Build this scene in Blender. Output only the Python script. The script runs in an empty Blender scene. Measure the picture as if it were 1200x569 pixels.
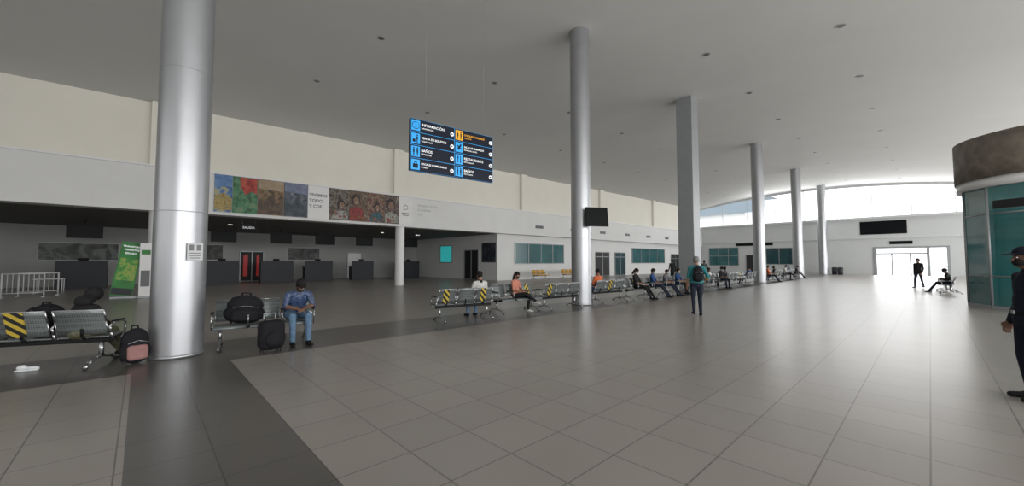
import bpy, bmesh, math, random
import numpy as np
from mathutils import Vector, Matrix, Euler
random.seed(4)
sc=bpy.context.scene
COL=sc.collection
sc.view_settings.view_transform='Standard'
# ---------------------------------------------------------------- materials
def nt_mat(name):
    m=bpy.data.materials.new(name); m.use_nodes=True
    return m,m.node_tree,m.node_tree.nodes['Principled BSDF']
def mat(name,col,rough=.5,metal=0.,var=.06,scale=6,emit=None,estr=0,bump=0,spec=.5):
    m,nt,b=nt_mat(name)
    tc=nt.nodes.new('ShaderNodeTexCoord'); no=nt.nodes.new('ShaderNodeTexNoise')
    no.inputs['Scale'].default_value=scale; no.inputs['Detail'].default_value=4
    nt.links.new(tc.outputs['Object'],no.inputs['Vector'])
    r=nt.nodes.new('ShaderNodeValToRGB')
    a=[max(0,c*(1-var)) for c in col[:3]]+[1]; d=[min(1,c*(1+var)) for c in col[:3]]+[1]
    r.color_ramp.elements[0].position=.3; r.color_ramp.elements[1].position=.7
    r.color_ramp.elements[0].color=a; r.color_ramp.elements[1].color=d
    nt.links.new(no.outputs['Fac'],r.inputs['Fac']); nt.links.new(r.outputs['Color'],b.inputs['Base Color'])
    b.inputs['Roughness'].default_value=rough; b.inputs['Metallic'].default_value=metal
    b.inputs['Specular IOR Level'].default_value=spec
    if emit: b.inputs['Emission Color'].default_value=(*emit,1); b.inputs['Emission Strength'].default_value=estr
    if bump:
        bp=nt.nodes.new('ShaderNodeBump'); bp.inputs['Strength'].default_value=bump; bp.inputs['Distance'].default_value=.01
        nt.links.new(no.outputs['Fac'],bp.inputs['Height']); nt.links.new(bp.outputs['Normal'],b.inputs['Normal'])
    return m
def tilemat(name,c1,c2,mortar,rough):
    m,nt,b=nt_mat(name)
    tc=nt.nodes.new('ShaderNodeTexCoord'); mp=nt.nodes.new('ShaderNodeMapping')
    mp.inputs['Location'].default_value=(7.85,-1.1,0)
    nt.links.new(tc.outputs['Object'],mp.inputs['Vector'])
    br=nt.nodes.new('ShaderNodeTexBrick'); br.offset=0; br.squash=1
    for k,v in (('Scale',1),('Mortar Size',.006),('Brick Width',.6),('Row Height',.6),('Mortar Smooth',.1),('Bias',0)): br.inputs[k].default_value=v
    br.inputs['Color1'].default_value=(*c1,1); br.inputs['Color2'].default_value=(*c2,1); br.inputs['Mortar'].default_value=(*mortar,1)
    nt.links.new(mp.outputs['Vector'],br.inputs['Vector'])
    no=nt.nodes.new('ShaderNodeTexNoise'); no.inputs['Scale'].default_value=.9; no.inputs['Detail'].default_value=3
    nt.links.new(tc.outputs['Object'],no.inputs['Vector'])
    mr0=nt.nodes.new('ShaderNodeMapRange'); mr0.inputs['From Min'].default_value=.3; mr0.inputs['From Max'].default_value=.7; mr0.inputs['To Min'].default_value=.95; mr0.inputs['To Max'].default_value=1.03
    nt.links.new(no.outputs['Fac'],mr0.inputs['Value'])
    vm=nt.nodes.new('ShaderNodeVectorMath'); vm.operation='SCALE'
    nt.links.new(br.outputs['Color'],vm.inputs[0]); nt.links.new(mr0.outputs['Result'],vm.inputs['Scale'])
    nt.links.new(vm.outputs['Vector'],b.inputs['Base Color'])
    b.inputs['Roughness'].default_value=rough; b.inputs['Specular IOR Level'].default_value=.45
    return m
def stripemat(name,c1,c2,freq):
    m,nt,b=nt_mat(name)
    tc=nt.nodes.new('ShaderNodeTexCoord'); sp=nt.nodes.new('ShaderNodeSeparateXYZ'); nt.links.new(tc.outputs['Object'],sp.inputs[0])
    a=nt.nodes.new('ShaderNodeMath'); a.operation='ADD'; nt.links.new(sp.outputs['X'],a.inputs[0]); nt.links.new(sp.outputs['Z'],a.inputs[1])
    k=nt.nodes.new('ShaderNodeMath'); k.operation='MULTIPLY'; k.inputs[1].default_value=freq; nt.links.new(a.outputs[0],k.inputs[0])
    f=nt.nodes.new('ShaderNodeMath'); f.operation='FRACT'; nt.links.new(k.outputs[0],f.inputs[0])
    g=nt.nodes.new('ShaderNodeMath'); g.operation='GREATER_THAN'; g.inputs[1].default_value=.5; nt.links.new(f.outputs[0],g.inputs[0])
    mx=nt.nodes.new('ShaderNodeMix'); mx.data_type='RGBA'; nt.links.new(g.outputs[0],mx.inputs['Factor'])
    mx.inputs['A'].default_value=(*c1,1); mx.inputs['B'].default_value=(*c2,1)
    nt.links.new(mx.outputs['Result'],b.inputs['Base Color']); b.inputs['Roughness'].default_value=.5
    return m
def perfmat(name,col,hole,rough=.45,metal=.5):
    m,nt,b=nt_mat(name)
    tc=nt.nodes.new('ShaderNodeTexCoord'); v=nt.nodes.new('ShaderNodeTexVoronoi'); v.inputs['Scale'].default_value=42; v.inputs['Randomness'].default_value=.12
    nt.links.new(tc.outputs['Object'],v.inputs['Vector'])
    g=nt.nodes.new('ShaderNodeMapRange'); g.inputs['From Min'].default_value=.25; g.inputs['From Max'].default_value=.42; g.inputs['To Min'].default_value=1; g.inputs['To Max'].default_value=0
    nt.links.new(v.outputs['Distance'],g.inputs['Value'])
    mx=nt.nodes.new('ShaderNodeMix'); mx.data_type='RGBA'; nt.links.new(g.outputs['Result'],mx.inputs['Factor'])
    mx.inputs['A'].default_value=(*col,1); mx.inputs['B'].default_value=(*hole,1)
    nt.links.new(mx.outputs['Result'],b.inputs['Base Color']); b.inputs['Roughness'].default_value=rough; b.inputs['Metallic'].default_value=metal
    return m
def picmat(name,cols,scale=1.5,dist=1.5,emit=0):
    m,nt,b=nt_mat(name)
    tc=nt.nodes.new('ShaderNodeTexCoord'); no=nt.nodes.new('ShaderNodeTexNoise')
    no.inputs['Scale'].default_value=scale; no.inputs['Distortion'].default_value=dist; no.inputs['Detail'].default_value=6
    nt.links.new(tc.outputs['Object'],no.inputs['Vector'])
    r=nt.nodes.new('ShaderNodeValToRGB'); el=r.color_ramp.elements
    n=len(cols)
    el[0].position=.35; el[0].color=(*cols[0],1); el[1].position=.65; el[1].color=(*cols[-1],1)
    for i in range(1,n-1):
        e=el.new(.35+.3*i/(n-1)); e.color=(*cols[i],1)
    nt.links.new(no.outputs['Fac'],r.inputs['Fac']); nt.links.new(r.outputs['Color'],b.inputs['Base Color'])
    b.inputs['Roughness'].default_value=.5
    return m
M={}
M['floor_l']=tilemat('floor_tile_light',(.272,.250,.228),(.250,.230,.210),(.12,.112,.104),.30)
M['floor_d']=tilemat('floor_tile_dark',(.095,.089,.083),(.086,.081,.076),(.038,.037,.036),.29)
M['ceil']=mat('ceiling_paint',(.60,.60,.585),.8,var=.02,scale=.4)
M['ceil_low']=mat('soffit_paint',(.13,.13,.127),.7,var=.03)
M['wall']=mat('wall_paint_white',(.76,.765,.76),.75,var=.02,scale=.8)
M['wallc']=mat('wall_paint_cream',(.80,.775,.70),.75,var=.02,scale=.8)
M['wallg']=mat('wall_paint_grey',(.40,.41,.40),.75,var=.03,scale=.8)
M['wallf']=mat('wall_paint_far',(.58,.60,.60),.75,var=.02,scale=.8)
M['alum']=mat('brushed_aluminium',(.41,.42,.44),.38,.8,var=.03,scale=3)
M['alumd']=mat('grey_metal_cladding',(.33,.345,.36),.5,.5,var=.03,scale=3)
M['white']=mat('white_enamel',(.8,.8,.8),.4,var=.02)
M['black']=mat('black_plastic',(.010,.010,.011),.55,spec=.15)
M['screen']=mat('black_glass_screen',(.004,.005,.006),.4,spec=.12)
M['chrome']=mat('chrome_steel',(.42,.43,.44),.28,.95,var=.02)
M['seat']=perfmat('perforated_steel_seat',(.20,.222,.222),(.07,.082,.082))
M['seaty']=perfmat('perforated_yellow_seat',(.70,.38,.03),(.3,.16,.01),.5,0)
M['tape']=stripemat('caution_tape_stripes',(.50,.37,.05),(.02,.02,.02),7)
M['teal']=mat('teal_tinted_glass',(.03,.12,.13),.10,var=.2,scale=.8)
M['teald']=mat('dark_teal_glass',(.02,.06,.07),.08,var=.3,scale=.7)
M['tealk']=mat('kiosk_teal_glass',(.025,.16,.165),.05,var=.25,scale=.5,spec=.8)
M['tealk'].node_tree.nodes['Principled BSDF'].inputs['Alpha'].default_value=.90
M['tealscr']=mat('teal_lit_panel',(.02,.3,.3),.4,emit=(.05,.6,.6),estr=.4,var=.3,scale=3)
M['brown']=mat('brown_drum_cladding',(.18,.155,.125),.6,var=.3,scale=3.2)
M['navy']=mat('sign_navy',(.006,.010,.022),.5,spec=.2)
M['blue']=mat('sign_blue',(.02,.33,.75),.4,emit=(.02,.33,.8),estr=.35)  # glow added to brighten the sign colours
M['orange']=mat('sign_orange',(.9,.42,.02),.4,emit=(.9,.42,.02),estr=.25)
M['twhite']=mat('sign_lettering_white',(.85,.87,.9),.4,emit=(.85,.87,.9),estr=.4,var=0.01)
M['ink']=mat('ink_grey',(.16,.16,.17),.5)
M['counter']=mat('counter_dark_grey',(.035,.038,.045),.5,spec=.3)
M['frame']=mat('window_frame_grey',(.32,.34,.35),.4,.3)
M['framew']=mat('window_frame_white',(.6,.62,.63),.4)
M['rubber']=mat('rubber',(.03,.03,.03),.7)
M['canvas']=mat('black_canvas',(.012,.012,.015),.85,bump=.3,scale=60,spec=.2)
M['concrete']=mat('outdoor_concrete',(.62,.62,.61),.8)
M['outbld']=mat('outdoor_roof_blue_grey',(.20,.25,.29),.6)
M['dark']=mat('dark_opening',(.015,.015,.017),.6)
M['lens']=mat('downlight_lens',(.12,.12,.12),.4)
M['lensr']=mat('downlight_ring',(.34,.34,.34),.4)
# ---------------------------------------------------------------- mesh builder
def rotx(a): return Matrix.Rotation(a,4,'X')
def roty(a): return Matrix.Rotation(a,4,'Y')
def rotz(a): return Matrix.Rotation(a,4,'Z')
class MB:
    def __init__(s): s.bm=bmesh.new(); s.mats=[]
    def mi(s,m):
        if isinstance(m,str): m=M[m]
        if m not in s.mats: s.mats.append(m)
        return s.mats.index(m)
    def box(s,c,sz,m,rot=None,bev=0,seg=2):
        i=s.mi(m); mt=Matrix.Translation(Vector(c))
        if rot is not None: mt=mt@rot
        mt=mt@Matrix.Diagonal((*sz,1))
        r=bmesh.ops.create_cube(s.bm,size=1,matrix=mt)
        fs={f for v in r['verts'] for f in v.link_faces}
        for f in fs: f.material_index=i
        if bev:
            es=list({e for v in r['verts'] for e in v.link_edges})
            o=bmesh.ops.bevel(s.bm,geom=es,offset=bev,segments=seg,affect='EDGES',profile=.5)
            for f in o['faces']: f.material_index=i; f.smooth=True
        return s
    def b2(s,x0,x1,y0,y1,z0,z1,m,**k):
        return s.box(((x0+x1)/2,(y0+y1)/2,(z0+z1)/2),(abs(x1-x0),abs(y1-y0),abs(z1-z0)),m,**k)
    def cyl(s,p1,p2,r,m,r2=None,seg=12,caps=True):
        p1=Vector(p1);p2=Vector(p2);d=p2-p1;i=s.mi(m)
        if d.length<1e-6: return s
        mt=Matrix.Translation((p1+p2)/2)@d.to_track_quat('Z','Y').to_matrix().to_4x4()
        q=bmesh.ops.create_cone(s.bm,cap_ends=caps,cap_tris=False,segments=seg,radius1=r,radius2=r if r2 is None else r2,depth=d.length,matrix=mt)
        for f in {f for v in q['verts'] for f in v.link_faces}:
            f.material_index=i; f.smooth=len(f.verts)==4
        return s
    def sph(s,c,r,m,seg=12,rot=None):
        i=s.mi(m)
        if not hasattr(r,'__len__'): r=(r,r,r)
        mt=Matrix.Translation(Vector(c))
        if rot is not None: mt=mt@rot
        mt=mt@Matrix.Diagonal((*r,1))
        q=bmesh.ops.create_uvsphere(s.bm,u_segments=seg,v_segments=max(6,seg*2//3),radius=1,matrix=mt)
        for f in {f for v in q['verts'] for f in v.link_faces}:
            f.material_index=i; f.smooth=True
        return s
    def tube(s,pts,r,m,seg=8):
        for a,b in zip(pts,pts[1:]): s.cyl(a,b,r,m,seg=seg)
        for p in pts: s.sph(p,r,m,seg=seg)
        return s
    def poly(s,vs,m):
        f=s.bm.faces.new([s.bm.verts.new(v) for v in vs]); f.material_index=s.mi(m); return s
    def strip(s,prof,w,th,m):
        i=s.mi(m); n=len(prof); P=[Vector((0,a,b)) for a,b in prof]; L=[]
        for k in range(n):
            t=(P[min(k+1,n-1)]-P[max(k-1,0)]).normalized(); nn=Vector((0,-t.z,t.y))*th/2
            L.append([s.bm.verts.new((x,q.y,q.z)) for x,q in ((-w/2,P[k]+nn),(w/2,P[k]+nn),(w/2,P[k]-nn),(-w/2,P[k]-nn))])
        for k in range(n-1):
            for j in range(4):
                f=s.bm.faces.new((L[k][j],L[k][(j+1)%4],L[k+1][(j+1)%4],L[k+1][j])); f.material_index=i; f.smooth=(j%2==0)
        for e in (L[0],L[-1]): f=s.bm.faces.new(e); f.material_index=i
        return s
    def mesh(s,name):
        bmesh.ops.recalc_face_normals(s.bm,faces=s.bm.faces)
        me=bpy.data.meshes.new(name); s.bm.to_mesh(me); s.bm.free()
        for m in s.mats: me.materials.append(m)
        return me
    def obj(s,name,parent=None,loc=(0,0,0),rot=None):
        return mk(name,s.mesh(name),parent,loc,rot)
def mk(name,me,parent=None,loc=(0,0,0),rot=None):
    o=bpy.data.objects.new(name,me); COL.objects.link(o)
    if parent: o.parent=parent
    o.location=loc
    if rot is not None: o.rotation_euler=rot
    return o
def empty(name,loc=(0,0,0),yaw=0):
    o=bpy.data.objects.new(name,None); COL.objects.link(o); o.empty_display_size=.2
    o.location=loc; o.rotation_euler=(0,0,yaw); return o
def tag(o,label,cat,group=None):
    o['label']=label; o['category']=cat
    if group: o['group']=group
    return o
def struct(o): o['kind']='structure'; return o
def textmesh(body,size,m,align='LEFT',bold=0):
    cu=bpy.data.curves.new('t','FONT'); cu.body=body; cu.size=size; cu.align_x=align; cu.extrude=.002; cu.offset=bold; cu.resolution_u=3
    o=bpy.data.objects.new('t',cu); COL.objects.link(o)
    bpy.context.view_layer.update()
    me=bpy.data.meshes.new_from_object(o.evaluated_get(bpy.context.evaluated_depsgraph_get()))
    bpy.data.objects.remove(o); me.materials.clear(); me.materials.append(M[m] if isinstance(m,str) else m)
    return me
# ---------------------------------------------------------------- room shell
X0,X1,Y0,Y1=-38.,12.,-12.,63.
def cz(x,y): return 10.3-1.2*((x+10)/14)**2+.01*y
b=MB(); xs=[X0,-9.9,-7.85,X1]; ys=[Y0,-.05,1.1,Y1]
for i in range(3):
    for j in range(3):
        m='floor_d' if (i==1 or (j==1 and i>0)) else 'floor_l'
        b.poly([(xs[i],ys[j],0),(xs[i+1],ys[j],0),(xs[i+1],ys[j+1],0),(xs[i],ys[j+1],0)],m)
bmesh.ops.remove_doubles(b.bm,verts=b.bm.verts,dist=1e-4)
struct(b.obj('floor'))
b=MB(); N=24; xx=[-24.6+(X1+24.6)*i/N for i in range(N+1)]
V=[[b.bm.verts.new((x,y,cz(x,y))) for x in xx] for y in (Y0,Y1)]
for i in range(N):
    f=b.bm.faces.new((V[0][i],V[1][i],V[1][i+1],V[0][i+1])); f.material_index=b.mi('ceil'); f.smooth=True
me=b.mesh('ceiling'); me.flip_normals(); struct(mk('ceiling',me))
WX=-24.7
struct(MB().b2(-24.9,-24.6,Y0,Y1,5.8,9.8,'wallc').obj('wall_left_upper'))
struct(MB().b2(-24.9,-24.0,Y0,Y1,3.9,5.9,'wall').obj('wall_left_fascia'))
struct(MB().b2(-24.6,-23.90,Y0,Y1,5.9,5.98,'white').obj('trim_1'))
n=2
for y in (-11.5,.5,12.5,24.5,36.5,48.5,60.5):
    struct(MB().b2(-24.6,-24.35,y-.35,y+.35,5.98,cz(-24.5,y),'wallc').obj('trim_%d'%n)); n+=1
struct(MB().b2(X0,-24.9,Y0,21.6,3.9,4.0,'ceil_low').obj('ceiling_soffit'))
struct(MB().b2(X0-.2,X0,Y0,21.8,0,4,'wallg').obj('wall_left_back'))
struct(MB().b2(X0,WX,21.6,21.8,0,3.9,'wall').obj('wall_left_side'))
struct(MB().b2(WX-.2,WX,21.8,Y1,0,3.9,'wall').obj('wall_left_front'))
struct(MB().b2(X0,X1,Y0-.2,Y0,0,10.3,'wallg').obj('wall_near'))
b=MB(); b.b2(X1,X1+.2,Y0,Y1,0,.6,'wall'); b.b2(X1,X1+.2,Y0,Y1,6.2,8.2,'wall')
for k in range(11): y=Y0+k*7.5; b.b2(X1,X1+.2,y-.2,y+.2,.6,6.2,'wall')
struct(b.obj('wall_right'))
b=MB()
b.b2(-24.9,-4.4,Y1,Y1+.25,0,6.8,'wallf'); b.b2(-4.4,1.4,Y1,Y1+.25,3.3,6.8,'wallf'); b.b2(1.4,X1,Y1,Y1+.25,0,6.8,'wallf')
struct(b.obj('wall_far'))
struct(MB().b2(-24,X1,Y1-.35,Y1+.3,6.62,6.85,'wallf').obj('trim_20'))
struct(MB().b2(-24,X1,Y1-.14,Y1,4.3,4.5,'framew').obj('trim_21'))
b=MB()
for i in range(N):
    xa,xb=xx[i],xx[i+1]; za,zb=cz(xa,Y1),cz(xb,Y1)
    b.poly([(xa,Y1-.05,za-.25),(xb,Y1-.05,zb-.25),(xb,Y1-.05,zb+.1),(xa,Y1-.05,za+.1)],'framew')
for k in range(9):
    x=-21+k*3.3; b.b2(x-.035,x+.035,Y1,Y1+.07,6.8,cz(x,Y1),'framew')
struct(b.obj('window_1'))
b=MB()
for x in (-4.4,-.1,1.4): b.b2(x-.12,x+.12,Y1-.1,Y1+.2,0,3.3,'frame')
for x in (-3.0,-1.5): b.b2(x-.05,x+.05,Y1,Y1+.1,0,2.5,'frame')
b.b2(-4.4,1.4,Y1-.05,Y1+.15,3.1,3.3,'frame'); b.b2(-4.4,-.1,Y1,Y1+.1,2.42,2.56,'frame')
b.b2(-.1,1.4,Y1,Y1+.1,1.0,1.08,'frame')
struct(b.obj('door_1'))
def window(name,plane,a0,a1,z0,z1,glass,n=3,axis='x',off=.04,hbar=None):
    b=MB(); w=.07
    def bb(u0,u1,v0,v1,m,d): 
        if axis=='x': b.b2(plane,plane+d,u0,u1,v0,v1,m)
        else: b.b2(u0,u1,plane,plane-d,v0,v1,m)
    bb(a0,a1,z0,z1,glass,off)
    for k in range(n+1):
        u=a0+(a1-a0)*k/n; bb(u-w/2,u+w/2,z0,z1,'frame',off+.04)
    for z in (z0,z1)+((hbar,) if hbar else ()): bb(a0,a1,z-w/2,z+w/2,'frame',off+.04)
    return struct(b.obj(name))
window('window_2',WX,23.6,30.2,1.4,3.2,'teal',4)
window('window_3',WX,43.2,51.6,1.4,3.2,'teal',4)
window('window_4',Y1,-23,-19,1.0,3.6,'teal',3,'y',hbar=2.4)
window('window_5',Y1,-15.5,-12.5,1.2,3.4,'teald',2,'y')
window('door_2',WX,35.6,38.2,0,2.6,'dark',2,hbar=2.1)
window('door_3',WX,53.6,56.4,0,2.6,'dark',2,hbar=2.0)
window('door_8',WX,39.4,41.6,0,2.6,'teald',2,hbar=2.1)
window('door_4',Y1,-18,-16.2,0,2.5,'dark',2,'y')
window('door_5',21.6,-29.2,-27.2,0,2.6,'dark',2,'y')
window('window_6',21.6,-33.2,-31.2,1.5,3.1,'tealscr',1,'y')
window('door_6',X0,5.8,7.4,0,2.4,'dark',2)
window('door_7',X0,14.3,15.6,0,2.4,'white',1)
b=MB()
for y0,y1 in ((6.0,6.3),(6.9,7.1)): b.b2(X0+.09,X0+.12,y0,y1,.4,2.1,mat('door_red',(.30,.03,.03),.5,emit=(.3,.02,.02),estr=.3))
struct(b.obj('trim_22'))
for k,y in enumerate((26,31,36,41,46,51,56)):
    b=MB(); b.b2(-24,-23.97,y-.5,y+.5,4.55,4.8,'counter')
    for j in range(3): b.b2(-23.97,-23.96,y-.5,y+.5,4.6+j*.07,4.62+j*.07,'frame')
    tag(b.obj('air_vent'),'dark rectangular air vent grille on the white fascia','vent','fascia air vents')
# ---------------------------------------------------------------- columns
def column(x,y,r=.37,square=False,m='alum',ztop=None,ringed=True,label='',base=True):
    z=ztop or cz(x,y)+.02
    e=empty('column',(x,y,0))
    b=MB()
    if square: b.b2(-r,r,-r,r,0,z,m,bev=.02)
    else: b.cyl((0,0,0),(0,0,z),r,m,seg=48,caps=False)
    b.obj('shaft',e)
    if ringed:
        b=MB(); h=2.44; k=h
        while k<z:
            if square: b.b2(-r-.003,r+.003,-r-.003,r+.003,k-.006,k+.006,'frame')
            else: b.cyl((0,0,k-.006),(0,0,k+.006),r+.003,'frame',seg=48)
            k+=h
        b.obj('panel_joint',e)
    if base:
        b=MB()
        if square: b.b2(-r-.02,r+.02,-r-.02,r+.02,0,.06,m)
        else: b.cyl((0,0,0),(0,0,.06),r+.006,m,seg=48)
        b.obj('base_collar',e)
    return tag(e,label,'column')
for x,y,r in ((-8.87,.49,.365),(-8.95,12.0,.37),(-8.9,34.3,.40),(-8.9,47.2,.42),(-8.9,60.6,.45)):
    column(x,y,r,label='tall round column clad in brushed aluminium sheets')
column(-8.9,21.6,r=.42,square=True,m='alumd',label='tall square grey metal-clad column among the benches')
for y in (.5,12.6): column(-24.35,y,r=.3,m='white',ztop=3.9,ringed=False,label='short round white column under the dropped ceiling')
# ---------------------------------------------------------------- hanging directory sign
def sign():
    W,H=2.62,1.37; ux=Vector((.080,.997,0)).normalized(); yaw=math.atan2(ux.y,ux.x)
    c=Vector((-9.08,4.95,0))+ux*W/2
    e=empty('directory_sign',(c.x,c.y,3.94),yaw)
    b=MB(); b.b2(-W/2,W/2,0,.09,0,H,'navy',bev=.008); b.obj('sign_panel',e)
    b=MB()
    for z in (0.0,H/4,H/2,3*H/4,H): b.b2(-W/2,W/2,-.004,0,z-.005 if z else 0,z+.005 if z<H else H,'blue')
    for x in (-W/2,0,W/2): b.b2(x-.005 if x>-1 else x,x+.005 if x<1 else x,-.004,0,0,H,'blue')
    b.obj('border_lines',e)
    rows=[[('INFORMACIÓN','INFORMATION','blue','i'),('VENTA DE BOLETOS','TICKET SALES','blue','t'),('BAÑOS','RESTROOMS','blue','w'),('LOCALES COMERCIALES','STORES','blue','s')],
          [('CHEQUEO PASAJEROS','CHECK IN','orange','w'),('SALAS DE EMBARQUE','BOARDING GATES','blue','p'),('RESTAURANTE','RESTAURANT','blue','r'),('BAÑOS','RESTROOMS','blue','w')]]
    for ci in range(2):
        for ri in range(4):
            t,s2,cm,ic=rows[ci][ri]
            x0=-W/2+ci*W/2; zc=H-(ri+.5)*H/4
            b=MB(); b.b2(x0+.03,x0+.27,-.008,0,zc-.135,zc+.135,cm)
            k='navy'; y=-.011; cx=x0+.15
            def fig(dx): b.sph((cx+dx,y,zc+.085),(.022,.004,.022),k,8); b.b2(cx+dx-.022,cx+dx+.022,y,-.006,zc-.03,zc+.055,k); b.b2(cx+dx-.016,cx+dx-.003,y,-.006,zc-.11,zc-.03,k); b.b2(cx+dx+.003,cx+dx+.016,y,-.006,zc-.11,zc-.03,k)
            if ic=='w': fig(-.05); fig(.05)
            elif ic=='i':
                b.cyl((cx,-.008,zc),(cx,-.011,zc),.10,k,seg=24); b.cyl((cx,-.011,zc),(cx,-.0125,zc),.085,cm,seg=24)
                b.b2(cx-.014,cx+.014,-.016,-.012,zc-.06,zc+.02,k); b.b2(cx-.014,cx+.014,-.016,-.012,zc+.035,zc+.06,k)
            elif ic=='r':
                b.b2(cx-.05,cx-.03,y,-.006,zc-.1,zc+.1,k); b.b2(cx+.03,cx+.05,y,-.006,zc-.1,zc+.1,k); b.b2(cx-.065,cx-.015,y,-.006,zc+.04,zc+.07,k)
            elif ic=='p':
                b.box((cx,-.009,zc),(.17,.004,.035),k,rot=roty(.6)); b.box((cx,-.009,zc),(.05,.004,.16),k,rot=roty(.6)); b.sph((cx+.05,y,zc+.08),(.02,.004,.02),k,8)
            elif ic=='t':
                fig(.04); b.b2(cx-.085,cx-.01,y,-.006,zc-.1,zc-.02,k)
            else:
                b.b2(cx-.07,cx+.07,y,-.006,zc-.09,zc+.02,k); b.b2(cx-.04,cx+.04,y,-.006,zc+.05,zc+.07,k); b.b2(cx-.04,cx-.03,y,-.006,zc,zc+.07,k); b.b2(cx+.03,cx+.04,y,-.006,zc,zc+.07,k)
            b.obj('pictogram',e)
            L=.098 if len(t)<13 else (.080 if len(t)<17 else .070)
            tm='orange' if cm=='orange' else 'twhite'
            mk('lettering',textmesh(t,L,tm,bold=.0006),e,(x0+.31,-.004,zc+.015),(math.pi/2,0,0))
            mk('lettering',textmesh(s2,.052,tm),e,(x0+.31,-.004,zc-.065),(math.pi/2,0,0))
            zc-=.02
            b=MB(); ax=x0+W/2-.08
            b.cyl((ax,-.001,zc),(ax,-.007,zc),.056,'twhite',seg=20)
            b.b2(ax-.03,ax+.035,-.010,-.006,zc-.008,zc+.008,k)
            b.box((ax-.02,-.009,zc+.013),(.04,.004,.013),k,rot=roty(-.8)); b.box((ax-.02,-.009,zc-.013),(.04,.004,.013),k,rot=roty(.8))
            b.obj('arrow_symbol',e)
    for x in (-W/2+.45,W/2-.3):
        p=Vector((c.x,c.y,0))+ux*x
        w=MB(); w.cyl((x,.045,H),(x,.045,cz(p.x,p.y)-3.94),.003,'frame',seg=6); w.obj('suspension_cable',e)
    tag(e,'navy hanging airport directory sign with blue and orange pictograms','sign')
sign()
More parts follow.
